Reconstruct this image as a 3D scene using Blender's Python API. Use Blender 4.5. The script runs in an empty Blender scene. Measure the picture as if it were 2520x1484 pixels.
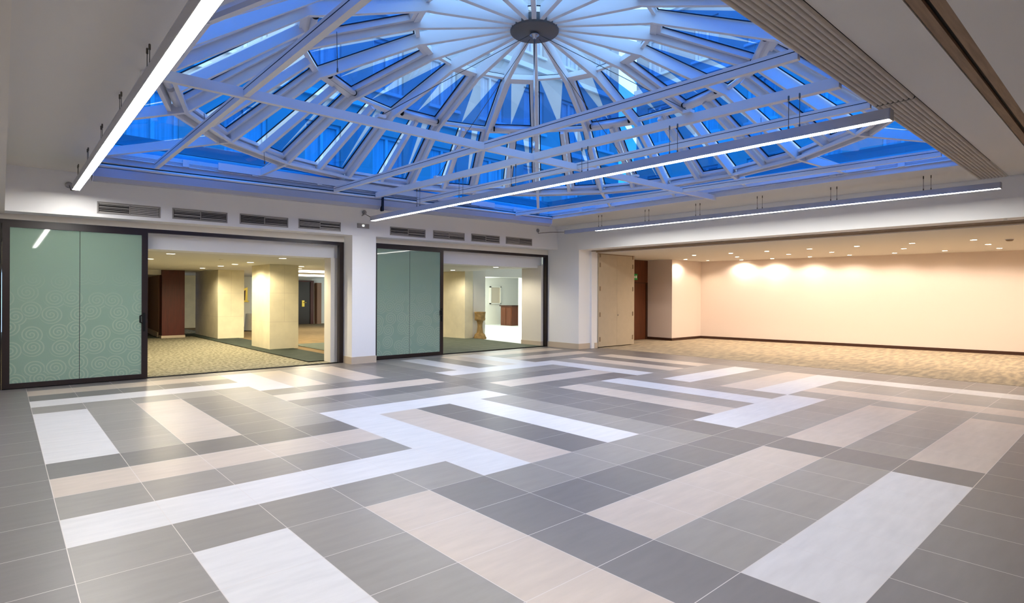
import bpy, bmesh, math, random
from mathutils import Vector, Matrix
random.seed(7)
PI = math.pi
C = bpy.context.scene.collection
sc = bpy.context.scene

# ------------------------------------------------------------------ helpers
def lin(c):
    c /= 255.0
    return c / 12.92 if c <= 0.04045 else ((c + 0.055) / 1.055) ** 2.4
def rgb(r, g, b):
    return (lin(r), lin(g), lin(b), 1.0)

class MB:
    """collects shapes; build() links them as ONE mesh object"""
    def __init__(s):
        s.bm = bmesh.new()
    def poly(s, pts, mi=0):
        f = s.bm.faces.new([s.bm.verts.new(p) for p in pts]); f.material_index = mi; return f
    def hexa(s, b, t, mi=0):
        """closed solid between two loops of equal length (bottom b, top t)"""
        vb = [s.bm.verts.new(p) for p in b]; vt = [s.bm.verts.new(p) for p in t]
        n = len(b)
        fs = [s.bm.faces.new(vb[::-1]), s.bm.faces.new(vt)]
        for i in range(n):
            fs.append(s.bm.faces.new([vb[i], vb[(i + 1) % n], vt[(i + 1) % n], vt[i]]))
        for f in fs: f.material_index = mi
        return s
    def box(s, x0, x1, y0, y1, z0, z1, mi=0):
        b = [(x0, y0, z0), (x1, y0, z0), (x1, y1, z0), (x0, y1, z0)]
        return s.hexa(b, [(p[0], p[1], z1) for p in b], mi)
    def beam(s, a, b, w, h, up=(0, 0, 1), off=0.0, mi=0):
        """rectangular bar from a to b: width w sideways, height h along up starting at off"""
        a, b, up = Vector(a), Vector(b), Vector(up)
        d = (b - a).normalized(); side = d.cross(up).normalized(); up = side.cross(d).normalized()
        q = [side * (-w / 2) + up * off, side * (w / 2) + up * off, side * (w / 2) + up * (off + h), side * (-w / 2) + up * (off + h)]
        return s.hexa([a + v for v in q], [b + v for v in q], mi)
    def tube(s, pts, r, n=10, mi=0):
        pts = [Vector(p) for p in pts]; rings = []
        for i, p in enumerate(pts):
            d = (pts[min(i + 1, len(pts) - 1)] - pts[max(i - 1, 0)]).normalized()
            u = d.orthogonal().normalized() if i == 0 else (u - d * u.dot(d)).normalized()
            v = d.cross(u)
            rings.append([s.bm.verts.new(p + (u * math.cos(2 * PI * k / n) + v * math.sin(2 * PI * k / n)) * r) for k in range(n)])
        for a, b in zip(rings, rings[1:]):
            for k in range(n):
                f = s.bm.faces.new([a[k], a[(k + 1) % n], b[(k + 1) % n], b[k]]); f.smooth = True; f.material_index = mi
        for e in (rings[0][::-1], rings[-1]):
            s.bm.faces.new(e).material_index = mi
        return s
    def lathe(s, prof, c=(0, 0, 0), n=28, mi=0):
        c = Vector(c); rings = []
        for r, z in prof:
            if r < 1e-5: rings.append([s.bm.verts.new(c + Vector((0, 0, z)))])
            else: rings.append([s.bm.verts.new(c + Vector((r * math.cos(2 * PI * k / n), r * math.sin(2 * PI * k / n), z))) for k in range(n)])
        for a, b in zip(rings, rings[1:]):
            for k in range(n):
                k2 = (k + 1) % n
                vs = [a[0], b[k2], b[k]] if len(a) == 1 else [a[k], a[k2], b[0]] if len(b) == 1 else [a[k], a[k2], b[k2], b[k]]
                f = s.bm.faces.new(vs); f.smooth = True; f.material_index = mi
        return s
    def build(s, name, mats, parent=None, normals=True):
        if normals: bmesh.ops.recalc_face_normals(s.bm, faces=s.bm.faces[:])
        me = bpy.data.meshes.new(name); s.bm.to_mesh(me); s.bm.free()
        for m in (mats if isinstance(mats, (list, tuple)) else [mats]): me.materials.append(m)
        o = bpy.data.objects.new(name, me); C.objects.link(o)
        if parent is not None:
            o.parent = parent; o.matrix_parent_inverse = parent.matrix_world.inverted()
        return o

def tag(o, label, cat, group=None, kind=None):
    o['label'] = label; o['category'] = cat
    if group: o['group'] = group
    if kind: o['kind'] = kind
    return o
def thing(name, loc, label, cat, group=None, kind=None):
    o = bpy.data.objects.new(name, None); C.objects.link(o); o.location = loc
    o.empty_display_size = 0.2
    o.matrix_world = Matrix.Translation(loc)
    return tag(o, label, cat, group, kind)
def struct(name, mb, mats, label, cat):
    return tag(mb.build(name, mats), label, cat, None, 'structure')
def copy_tree(o, delta, parent=None):
    c = o.copy(); C.objects.link(c)
    if parent is None:
        c.location = Vector(o.location) + Vector(delta)
    else:
        c.parent = parent
    for ch in o.children: copy_tree(ch, delta, c)
    return c

# ------------------------------------------------------------------ materials
def mat(name, col, rough=0.6, spec=0.4, metal=0.0, noise=0.0, nscale=3.0, bump=0.0, bscale=60.0, stretch=(1, 1, 1)):
    m = bpy.data.materials.new(name); m.use_nodes = True
    nt = m.node_tree; b = nt.nodes['Principled BSDF']
    b.inputs['Base Color'].default_value = col
    b.inputs['Roughness'].default_value = rough
    b.inputs['Specular IOR Level'].default_value = spec
    b.inputs['Metallic'].default_value = metal
    if noise or bump:
        tc = nt.nodes.new('ShaderNodeTexCoord'); mp = nt.nodes.new('ShaderNodeMapping')
        mp.inputs['Scale'].default_value = stretch
        nt.links.new(tc.outputs['Object'], mp.inputs['Vector'])
    if noise:
        n = nt.nodes.new('ShaderNodeTexNoise'); n.inputs['Scale'].default_value = nscale; n.inputs['Detail'].default_value = 6
        r = nt.nodes.new('ShaderNodeMapRange')
        r.inputs['From Min'].default_value = 0.3; r.inputs['From Max'].default_value = 0.7
        r.inputs['To Min'].default_value = 1 - noise; r.inputs['To Max'].default_value = 1 + noise
        mx = nt.nodes.new('ShaderNodeVectorMath'); mx.operation = 'SCALE'
        mx.inputs[0].default_value = col[:3]
        nt.links.new(mp.outputs[0], n.inputs['Vector']); nt.links.new(n.outputs['Fac'], r.inputs['Value'])
        nt.links.new(r.outputs[0], mx.inputs['Scale']); nt.links.new(mx.outputs[0], b.inputs['Base Color'])
    if bump:
        n2 = nt.nodes.new('ShaderNodeTexNoise'); n2.inputs['Scale'].default_value = bscale; n2.inputs['Detail'].default_value = 4
        bp = nt.nodes.new('ShaderNodeBump'); bp.inputs['Strength'].default_value = bump; bp.inputs['Distance'].default_value = 0.01
        nt.links.new(mp.outputs[0], n2.inputs['Vector']); nt.links.new(n2.outputs['Fac'], bp.inputs['Height'])
        nt.links.new(bp.outputs[0], b.inputs['Normal'])
    return m
def emit(name, col, strength):
    m = bpy.data.materials.new(name); m.use_nodes = True
    nt = m.node_tree; nt.nodes.clear()
    e = nt.nodes.new('ShaderNodeEmission'); o = nt.nodes.new('ShaderNodeOutputMaterial')
    e.inputs['Color'].default_value = col; e.inputs['Strength'].default_value = strength
    nt.links.new(e.outputs[0], o.inputs['Surface']); return m
def glassy(name, tint, refl=0.06, rough=0.0):
    """thin pane: tinted see-through plus mirror reflection"""
    m = bpy.data.materials.new(name); m.use_nodes = True
    nt = m.node_tree; nt.nodes.clear(); N = nt.nodes.new; L = nt.links.new
    o = N('ShaderNodeOutputMaterial'); t = N('ShaderNodeBsdfTransparent'); g = N('ShaderNodeBsdfGlossy')
    mx = N('ShaderNodeMixShader'); lw = N('ShaderNodeLayerWeight'); mr = N('ShaderNodeMapRange')
    t.inputs['Color'].default_value = tint; g.inputs['Roughness'].default_value = rough
    lw.inputs['Blend'].default_value = 0.35
    mr.inputs['To Min'].default_value = refl; mr.inputs['To Max'].default_value = refl * 6
    L(lw.outputs['Fresnel'], mr.inputs['Value']); L(mr.outputs[0], mx.inputs['Fac'])
    L(t.outputs[0], mx.inputs[1]); L(g.outputs[0], mx.inputs[2]); L(mx.outputs[0], o.inputs['Surface'])
    return m

M_white = mat('white_plaster', rgb(241, 240, 238), 0.85, 0.2)
M_ceil = mat('matt_white_ceiling', rgb(222, 218, 210), 0.9, 0.15)
M_header = mat('cream_paint', rgb(226, 220, 208), 0.8, 0.2)
M_skirt = mat('beige_skirting', rgb(200, 184, 162), 0.45, 0.4)
M_warmwall = mat('warm_white_wall', rgb(228, 212, 200), 0.8, 0.2)
M_darkbase = mat('dark_wood_skirting', rgb(62, 34, 18), 0.5, 0.4)
M_frame = mat('dark_brown_metal', rgb(34, 23, 22), 0.3, 0.4)
M_black = mat('black_gap', rgb(14, 14, 14), 0.6, 0.2)
M_gasket = mat('black_gasket', rgb(18, 24, 40), 0.6, 0.3)
M_alu = mat('white_painted_steel', rgb(226, 226, 228), 0.4, 0.4)
M_alu2 = mat('white_lacquered_profile', rgb(222, 222, 226), 0.35, 0.45)
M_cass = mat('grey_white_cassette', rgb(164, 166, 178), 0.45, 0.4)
M_grey = mat('silver_grey_aluminium', rgb(150, 150, 156), 0.35, 0.5, 0.4)
M_housing = mat('silver_lamp_housing', rgb(172, 174, 184), 0.42, 0.4, 0.0)
M_hub = mat('grey_hub_plate', rgb(98, 96, 94), 0.5, 0.4, 0.2)
M_steel = mat('steel', rgb(190, 192, 196), 0.25, 0.6, 0.9)
M_wire = mat('thin_steel_wire', rgb(96, 90, 80), 0.4, 0.5, 0.5)
M_vent = mat('grey_grille', rgb(150, 146, 140), 0.45, 0.4, 0.2)
M_ventdk = mat('grille_depth', rgb(40, 38, 36), 0.8, 0.2)
M_ventlt = mat('grille_blade', rgb(168, 164, 158), 0.5, 0.4, 0.1)
M_partition = mat('beige_laminate', rgb(182, 169, 146), 0.5, 0.3, 0.0, 0.03, 6)
M_parthead = mat('brown_head_rail', rgb(142, 122, 100), 0.5, 0.3)
M_wood = mat('dark_veneer', rgb(96, 52, 28), 0.4, 0.4, 0.0, 0.22, 2.2, stretch=(9, 9, 0.8))
M_redwood = mat('mahogany_panel', rgb(82, 30, 20), 0.4, 0.4, 0.0, 0.2, 2.2, stretch=(9, 9, 0.8))
M_dkdoor = mat('dark_door', rgb(46, 34, 30), 0.35, 0.4)
M_stone = mat('cream_limestone', rgb(228, 218, 188), 0.6, 0.3, 0.0, 0.07, 2.6)
M_font = mat('carved_stone', rgb(158, 128, 82), 0.75, 0.25, 0.0, 0.28, 9, 0.6, 40)
M_mauve = mat('mauve_plaster', rgb(150, 116, 96), 0.8, 0.2)
M_gold = mat('brass', rgb(212, 180, 80), 0.3, 0.6, 0.8)
M_rib = mat('grey_ribbed_fabric', rgb(188, 180, 170), 0.7, 0.25, 0.0, 0.05, 8)
M_timber = mat('raw_timber_strip', rgb(136, 112, 90), 0.65, 0.3, 0.0, 0.22, 3, stretch=(0.6, 9, 9))
M_linen = mat('white_linen', rgb(236, 228, 208), 0.85, 0.2)
M_green = mat('green_sign_face', rgb(40, 160, 70), 0.5, 0.3)
M_signwhite = mat('sign_white', rgb(236, 240, 236), 0.5, 0.3)
M_stucco = mat('pale_stucco', rgb(196, 186, 176), 0.9, 0.1, 0.0, 0.08, 0.7)
M_curt = mat('window_curtain', rgb(206, 206, 210), 0.8, 0.2, 0.0, 0.18, 3.0, stretch=(6, 6, 0.15))
M_winframe = mat('white_window_frame', rgb(225, 225, 225), 0.6, 0.3)
M_roof = mat('roof_membrane', rgb(150, 152, 156), 0.9, 0.1, 0.0, 0.1, 1.5)
M_dome = glassy('clear_skylight_glass', (0.84, 0.90, 0.96, 1), 0.03)
M_domeblue = glassy('blue_skylight_glass', (0.16, 0.56, 0.92, 1), 0.012)
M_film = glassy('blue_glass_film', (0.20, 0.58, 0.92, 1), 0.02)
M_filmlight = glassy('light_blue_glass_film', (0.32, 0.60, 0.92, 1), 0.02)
M_lampglow = emit('lamp_diffuser_light', (1.0, 0.965, 0.91, 1), 45)
M_warmglow = emit('warm_downlight', (1.0, 0.82, 0.55, 1), 40)
M_lobbyglow = emit('lobby_downlight', (1.0, 0.88, 0.62, 1), 12)
M_coveglow = emit('cove_light', (1.0, 0.93, 0.74, 1), 4.0)
M_coolcove = emit('cool_cove_light', (0.86, 1.0, 0.88, 1), 1.3)
M_led = emit('small_white_led', (0.9, 0.96, 1.0, 1), 14)

X0, DX = 0.3163, 0.5939
Y0, DY = 12.534, 0.6062
def tile_mat(name, col, rough, spread):
    """porcelain tile: pale joint lines on the tile grid, a tone per tile, faint streaks"""
    m = bpy.data.materials.new(name); m.use_nodes = True
    nt = m.node_tree; N = nt.nodes.new; L = nt.links.new; b = nt.nodes['Principled BSDF']
    def mth(op, a, c=None, v=None):
        n = N('ShaderNodeMath'); n.operation = op; L(a, n.inputs[0])
        if c is not None: L(c, n.inputs[1])
        if v is not None: n.inputs[1].default_value = v
        return n.outputs[0]
    tc = N('ShaderNodeTexCoord'); sp = N('ShaderNodeSeparateXYZ'); L(tc.outputs['Object'], sp.inputs[0])
    u = mth('DIVIDE', mth('SUBTRACT', sp.outputs['X'], v=X0), v=DX)
    v = mth('DIVIDE', mth('SUBTRACT', sp.outputs['Y'], v=Y0), v=DY)
    def edge(t):
        f = mth('FRACT', mth('ADD', t, v=100.0)); g = mth('ABSOLUTE', mth('SUBTRACT', f, v=0.5))
        return mth('GREATER_THAN', g, v=0.5 - 0.0042)
    joint = mth('MAXIMUM', edge(u), edge(v))
    cv = N('ShaderNodeCombineXYZ'); L(mth('FLOOR', u), cv.inputs[0]); L(mth('FLOOR', v), cv.inputs[1])
    wn = N('ShaderNodeTexWhiteNoise'); L(cv.outputs[0], wn.inputs['Vector'])
    mp = N('ShaderNodeMapping'); mp.inputs['Scale'].default_value = (1.2, 6, 1); L(tc.outputs['Object'], mp.inputs[0])
    ns = N('ShaderNodeTexNoise'); ns.inputs['Scale'].default_value = 2.2; ns.inputs['Detail'].default_value = 7; L(mp.outputs[0], ns.inputs['Vector'])
    tone = mth('ADD', mth('MULTIPLY', mth('SUBTRACT', wn.outputs['Value'], v=0.5), v=spread), mth('MULTIPLY', mth('SUBTRACT', ns.outputs['Fac'], v=0.5), v=0.30))
    tone = mth('ADD', tone, v=1.0)
    sc_ = N('ShaderNodeVectorMath'); sc_.operation = 'SCALE'; sc_.inputs[0].default_value = col[:3]; L(tone, sc_.inputs['Scale'])
    mx = N('ShaderNodeMix'); mx.data_type = 'RGBA'; L(joint, mx.inputs['Factor']); L(sc_.outputs[0], mx.inputs['A'])
    mx.inputs['B'].default_value = rgb(206, 196, 186)
    L(mx.outputs['Result'], b.inputs['Base Color'])
    b.inputs['Roughness'].default_value = rough; b.inputs['Specular IOR Level'].default_value = 0.33
    return m
M_tile = {'W': tile_mat('white_porcelain_tile', rgb(208, 203, 196), 0.36, 0.03),
          'B': tile_mat('beige_porcelain_tile', rgb(192, 176, 158), 0.36, 0.05),
          'G': tile_mat('grey_porcelain_tile', rgb(141, 134, 124), 0.36, 0.10),
          'D': tile_mat('dark_grey_porcelain_tile', rgb(113, 107, 102), 0.36, 0.08)}

def carpet_mat(name, c1, c2, sx, sy, contrast):
    m = bpy.data.materials.new(name); m.use_nodes = True
    nt = m.node_tree; N = nt.nodes.new; L = nt.links.new; b = nt.nodes['Principled BSDF']
    tc = N('ShaderNodeTexCoord'); mp = N('ShaderNodeMapping'); mp.inputs['Scale'].default_value = (sx, sy, 1); L(tc.outputs['Object'], mp.inputs[0])
    n = N('ShaderNodeTexNoise'); n.inputs['Scale'].default_value = 1.0; n.inputs['Detail'].default_value = 3; L(mp.outputs[0], n.inputs['Vector'])
    r = N('ShaderNodeMapRange'); r.inputs['From Min'].default_value = 0.5 - contrast; r.inputs['From Max'].default_value = 0.5 + contrast; L(n.outputs['Fac'], r.inputs['Value'])
    mx = N('ShaderNodeMix'); mx.data_type = 'RGBA'; L(r.outputs[0], mx.inputs['Factor']); mx.inputs['A'].default_value = c1; mx.inputs['B'].default_value = c2
    L(mx.outputs['Result'], b.inputs['Base Color']); b.inputs['Roughness'].default_value = 0.95; b.inputs['Specular IOR Level'].default_value = 0.1
    return m
M_carpet = carpet_mat('beige_flecked_carpet', rgb(178, 162, 136), rgb(146, 136, 120), 2.2, 9, 0.12)
M_lobbycarpet = carpet_mat('lobby_flecked_carpet', rgb(156, 150, 128), rgb(102, 97, 80), 14, 9, 0.14)
M_browncarpet = carpet_mat('brown_carpet', rgb(140, 118, 84), rgb(118, 98, 68), 3, 3, 0.3)
M_darkcarpet = carpet_mat('dark_green_carpet', rgb(70, 76, 66), rgb(54, 60, 54), 3, 3, 0.3)
M_doorcarpet = carpet_mat('grey_green_carpet', rgb(112, 118, 104), rgb(92, 98, 86), 4, 4, 0.3)
M_hallfloor = mat('white_hall_tiles', rgb(236, 238, 232), 0.4, 0.4)

def swirl_glass():
    """green back-painted translucent glass with etched spirals over its lower two thirds"""
    m = bpy.data.materials.new('green_swirl_glass'); m.use_nodes = True
    nt = m.node_tree; nt.nodes.clear(); N = nt.nodes.new; L = nt.links.new
    def mth(op, a, c=None, v=None):
        n = N('ShaderNodeMath'); n.operation = op; L(a, n.inputs[0])
        if c is not None: L(c, n.inputs[1])
        if v is not None: n.inputs[1].default_value = v
        return n.outputs[0]
    tc = N('ShaderNodeTexCoord'); sp = N('ShaderNodeSeparateXYZ'); L(tc.outputs['Object'], sp.inputs[0])
    cv = N('ShaderNodeCombineXYZ'); L(sp.outputs['X'], cv.inputs[0]); L(sp.outputs['Z'], cv.inputs[1])
    vo = N('ShaderNodeTexVoronoi'); vo.voronoi_dimensions = '2D'; vo.inputs['Scale'].default_value = 3.3; vo.inputs['Randomness'].default_value = 0.62
    L(cv.outputs[0], vo.inputs['Vector'])
    df = N('ShaderNodeVectorMath'); df.operation = 'SUBTRACT'; L(cv.outputs[0], df.inputs[0]); L(vo.outputs['Position'], df.inputs[1])
    s2 = N('ShaderNodeSeparateXYZ'); L(df.outputs[0], s2.inputs[0])
    ang = mth('ARCTAN2', s2.outputs['Y'], s2.outputs['X'])
    ln = N('ShaderNodeVectorMath'); ln.operation = 'LENGTH'; L(df.outputs[0], ln.inputs[0])
    ph = mth('ADD', mth('MULTIPLY', ln.outputs['Value'], v=19.0), mth('MULTIPLY', ang, v=1 / (2 * PI)))
    ring = mth('GREATER_THAN', mth('FRACT', mth('ADD', ph, v=10.0)), v=0.62)
    ins = mth('LESS_THAN', ln.outputs['Value'], v=0.165)
    fade = N('ShaderNodeMapRange'); fade.inputs['From Min'].default_value = 2.05; fade.inputs['From Max'].default_value = 1.1
    L(sp.outputs['Z'], fade.inputs['Value'])
    k = mth('MULTIPLY', mth('MULTIPLY', ring, ins), fade.outputs[0])
    mx = N('ShaderNodeMix'); mx.data_type = 'RGBA'; L(mth('MULTIPLY', k, v=0.42), mx.inputs['Factor'])
    mx.inputs['A'].default_value = rgb(176, 206, 184); mx.inputs['B'].default_value = rgb(226, 238, 212)
    d = N('ShaderNodeBsdfDiffuse'); t = N('ShaderNodeBsdfTranslucent'); g = N('ShaderNodeBsdfGlossy'); g.inputs['Roughness'].default_value = 0.03
    L(mx.outputs['Result'], d.inputs['Color']); L(mx.outputs['Result'], t.inputs['Color'])
    m1 = N('ShaderNodeMixShader'); m1.inputs['Fac'].default_value = 0.45; L(d.outputs[0], m1.inputs[1]); L(t.outputs[0], m1.inputs[2])
    lw = N('ShaderNodeFresnel'); lw.inputs['IOR'].default_value = 1.5
    m2 = N('ShaderNodeMixShader'); L(lw.outputs[0], m2.inputs['Fac']); L(m1.outputs[0], m2.inputs[1]); L(g.outputs[0], m2.inputs[2])
    o = N('ShaderNodeOutputMaterial'); L(m2.outputs[0], o.inputs['Surface']); return m
M_swirl = swirl_glass()

# ------------------------------------------------------------------ camera
cam = bpy.data.cameras.new('camera'); co = bpy.data.objects.new('camera', cam); C.objects.link(co); sc.camera = co
F, CY, YAW, ROLL, H = 1404.31, 727.03, 0.72949, -0.00414, 1.644
cam.sensor_fit = 'HORIZONTAL'; cam.sensor_width = 36.0; cam.lens = F * 36.0 / 2520
cam.shift_y = (CY - 742.0) / 2520
cam.clip_start = 0.05; cam.clip_end = 300
fwd = Vector((math.sin(YAW), math.cos(YAW), 0)); right = Vector((math.cos(YAW), -math.sin(YAW), 0)); up = Vector((0, 0, 1))
# the camera is held a touch off level
r2 = right * math.cos(ROLL) - up * math.sin(ROLL); u2 = up * math.cos(ROLL) + right * math.sin(ROLL)
Rm = Matrix((r2, u2, -fwd)).transposed().to_4x4()
co.matrix_world = Matrix.Translation((0, 0, H)) @ Rm

# ------------------------------------------------------------------ floor
XA, XC = -3.0, 22.6            # room extents
YN = -3.2
EX = 14.05                     # where tiles meet the alcove carpet
grid = {}
def paint(i0, i1, j0, j1, c):
    for i in range(i0, i1):
        for j in range(j0, j1): grid[(i, j)] = c
paint(-1, 26, -6, 24, 'D'); paint(-1, 19, 0, 23, 'G')
for args in [
    (-1, 0, 0, 5, 'D'), (0, 1, 0, 5, 'B'), (1, 2, 0, 5, 'D'), (2, 3, 0, 6, 'W'), (0, 4, 5, 6, 'W'), (0, 4, 6, 7, 'B'), (-1, 0, 5, 11, 'D'),
    (0, 4, 7, 8, 'G'), (0, 4, 8, 9, 'B'), (0, 4, 9, 11, 'D'), (4, 5, 5, 11, 'D'), (5, 6, 5, 10, 'B'), (6, 7, 5, 10, 'D'), (7, 8, 5, 10, 'G'), (8, 9, 5, 10, 'W'),
    (4, 9, 0, 1, 'W'), (4, 9, 1, 2, 'G'), (4, 9, 2, 3, 'B'), (4, 9, 3, 4, 'D'), (9, 10, 0, 5, 'D'), (10, 11, 0, 5, 'B'), (12, 13, 0, 5, 'W'),
    (8, 14, 5, 6, 'W'), (9, 14, 6, 7, 'B'), (9, 14, 7, 8, 'D'), (9, 14, 8, 9, 'W'), (5, 19, 10, 11, 'D'),
    (14, 19, 1, 2, 'W'), (14, 19, 3, 4, 'B'), (14, 19, 4, 5, 'D'), (15, 16, 5, 10, 'D'), (16, 17, 5, 10, 'B'), (17, 18, 5, 10, 'G'), (18, 19, 5, 10, 'W'),
    (0, 4, 12, 13, 'W'), (0, 4, 13, 14, 'D'), (0, 4, 14, 15, 'B'), (0, 4, 15, 16, 'W'), (4, 5, 11, 17, 'W'), (4, 9, 16, 17, 'W'),
    (0, 1, 16, 21, 'B'), (1, 2, 16, 21, 'D'), (2, 3, 16, 21, 'B'), (3, 4, 16, 21, 'D'), (6, 7, 11, 16, 'D'), (7, 8, 11, 16, 'B'), (8, 9, 11, 16, 'D'),
    (4, 9, 18, 19, 'B'), (4, 9, 19, 20, 'D'), (4, 9, 20, 21, 'B'), (-1, 19, 21, 23, 'D'),
    (9, 14, 11, 12, 'D'), (9, 14, 12, 13, 'B'), (9, 14, 14, 15, 'W'), (10, 11, 16, 21, 'W'), (12, 13, 16, 21, 'B'), (13, 14, 16, 21, 'W'), (13, 19, 20, 21, 'W'),
    (14, 15, 11, 16, 'W'), (16, 17, 11, 16, 'B'), (18, 19, 11, 16, 'B'), (14, 19, 17, 18, 'B')]:
    paint(*args)
mb = MB(); order = ['W', 'B', 'G', 'D']
for (i, j), c in grid.items():
    x0, x1 = X0 + j * DX, min(X0 + (j + 1) * DX, EX); y1, y0 = Y0 - i * DY, Y0 - (i + 1) * DY
    if i == -1: y1 = 13.02
    if x1 > x0: mb.poly([(x0, y0, 0), (x1, y0, 0), (x1, y1, 0), (x0, y1, 0)], order.index(c))
struct('floor', mb, [M_tile[c] for c in order], 'grey, beige and white porcelain tile floor laid in interlocking stripes', 'floor')
# carpeted alcove behind the beam
mb = MB(); mb.box(EX, XC + 0.6, YN, 13.1, -0.06, 0.004)
struct('floor_alcove', mb, M_carpet, 'beige flecked carpet floor of the alcove beside the tiles', 'floor')
# lobby carpets
mb = MB(); mb.hexa([(-1, 13.03, -0.06), (13.02, 13.03, -0.06), (12.9, 17.2, -0.06), (12.9, 32.5, -0.06), (-1, 32.5, -0.06)],
                   [(-1, 13.03, 0), (13.02, 13.03, 0), (12.9, 17.2, 0), (12.9, 32.5, 0), (-1, 32.5, 0)])
struct('floor_lobby', mb, M_lobbycarpet, 'yellowish flecked carpet floor of the lobby behind the left sliding door', 'floor')
def rug(name, pts, m, label, z=0.006):
    mb = MB(); mb.hexa([(x, y, z - 0.004) for x, y in pts], [(x, y, z) for x, y in pts])
    return struct(name, mb, m, label, 'floor')
rug('floor_brown', [(6.45, 13.7), (12.85, 13.7), (13.9, 31.5), (6.45, 31.5)], M_browncarpet, 'plain brown carpet floor right of the stone columns', 0.012)
rug('floor_border_lobby', [(5.55, 13.62), (6.6, 13.62), (6.6, 26.4), (5.55, 26.4)], M_darkcarpet, 'dark green carpet border running under the stone columns', 0.020)
rug('floor_border_rear', [(3.9, 24.6), (7, 25.2), (7, 26.2), (3.9, 25.5)], M_darkcarpet, 'dark carpet border in front of the mahogany panel', 0.016)
rug('floor_green', [(7.0, 13.03), (13.02, 13.03), (13.02, 14.2), (13.3, 17.05), (12.5, 18.6), (7.0, 18.6)], M_doorcarpet, 'dark green carpet floor behind the right sliding door', 0.026)
mb = MB(); mb.box(12.98, 26, 14.0, 33, -0.06, 0.0)
struct('floor_hall', mb, M_hallfloor, 'bright white tiled floor of the hall behind the stone font', 'floor')

# ------------------------------------------------------------------ walls, fascias, ceilings
def fz(x): return 3.008 + 0.0077 * x     # underside of the fascia over the doors
WY = 12.57
mb = MB()
mb.hexa([(0.03, WY, fz(0)), (13.2, WY, fz(13.2)), (13.2, 13.02, fz(13.2)), (0.03, 13.02, fz(0))],
        [(0.03, WY, 4.1), (13.2, WY, 4.1), (13.2, 13.02, 4.1), (0.03, 13.02, 4.1)])
struct('wall_left', mb, M_white, 'white fascia wall with a row of grilles above the sliding doors', 'wall')
mb = MB(); mb.box(-3, 6.17, 13.0, 13.25, 2.912, 3.6); mb.box(6.79, 13.2, 13.0, 13.25, 2.95, 3.6)
struct('trim_1', mb, M_header, 'cream header strip between the fascia and the dark door frames', 'trim')
mb = MB(); mb.box(6.17, 6.79, WY, 13.2, 0, 3.06)
struct('wall_pier', mb, M_white, 'white square pier between the two sliding glass doors', 'pier')
mb = MB(); mb.box(6.155, 6.805, WY - 0.015, 13.0, 0, 0.168)
struct('baseboard_pier', mb, M_skirt, 'beige skirting round the foot of the pier between the doors', 'baseboard')
# corner pier
mb = MB(); mb.box(13.18, 13.98, 11.67, 13.25, 0, 3.76); mb.box(13.10, 13.98, 11.672, 12.569, 3.74, 4.1); mb.box(13.70, 13.98, 11.60, 11.67, 0, 3.02)
struct('wall_corner', mb, M_white, 'white corner pier right of the right sliding door', 'pier')
mb = MB(); mb.box(13.165, 13.70, 11.655, 13.0, 0, 0.168); mb.box(13.84, 13.985, 11.585, 11.66, 0, 0.168)
struct('baseboard_corner', mb, M_skirt, 'beige skirting round the foot of the corner pier', 'baseboard')
# left dropped ceiling and walls outside the frame
mb = MB(); mb.box(XA, 0.03, YN, 13.02, 3.0, 4.1)
struct('ceiling_left', mb, M_header, 'dropped ceiling edge at the far left', 'ceiling')
mb = MB(); mb.box(XA - 0.15, XA, YN, 13.3, 0, 3.2)
struct('wall_rear', mb, M_white, 'white wall at the far left of the room', 'wall')
mb = MB(); mb.box(XA, XC + 1, YN - 0.15, YN, 0, 4.1)
struct('wall_front', mb, M_warmwall, 'wall behind the viewer', 'wall')
mb = MB(); mb.box(XA, -0.13, 13.0, 13.2, 0, 3.0)
struct('wall_1', mb, M_white, 'white wall left of the first sliding door', 'wall')
# main ceiling at 3.77 with the rectangular opening X 0.95..11.45, Y 1.45..11.3
OX0, OX1, OY0, OY1 = 1.0, 11.45, 1.66, 11.3
ZC = 3.77
mb = MB()
mb.box(0.03, OX0, YN, WY, ZC, 4.1)
struct('ceiling', mb, M_ceil, 'flat grey-white ceiling strip left of the glass dome', 'ceiling')
def cz(y): return 3.745 + 0.0075 * y
mb = MB()
mb.hexa([(OX1, OY0, cz(OY0)), (13.1, OY0, cz(OY0)), (13.1, WY, cz(WY)), (OX1, WY, cz(WY))],
        [(OX1, OY0, 4.1), (13.1, OY0, 4.1), (13.1, WY, 4.1), (OX1, WY, 4.1)])
struct('ceiling_right', mb, M_ceil, 'ceiling strip between the glass dome and the white beam', 'ceiling')
mb = MB(); mb.hexa([(OX0, 11.36, 3.775), (OX1, 11.36, 3.835), (OX1, WY, 3.835), (OX0, WY, 3.775)], [(OX0, 11.36, 4.1), (OX1, 11.36, 4.1), (OX1, WY, 4.1), (OX0, WY, 4.1)])
struct('ceiling_far', mb, M_ceil, 'narrow ceiling strip above the long blind box', 'ceiling')
mb = MB(); mb.box(OX0, 13.1, 1.19, OY0, ZC, 4.1); mb.box(OX0, 13.1, YN, 0.98, ZC, 4.1); mb.box(OX0, 13.1, 0.98, 1.19, ZC + 0.06, 4.1)
struct('ceiling_near', mb, M_ceil, 'beige-lit ceiling right of the ribbed grey blinds', 'ceiling')
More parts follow.
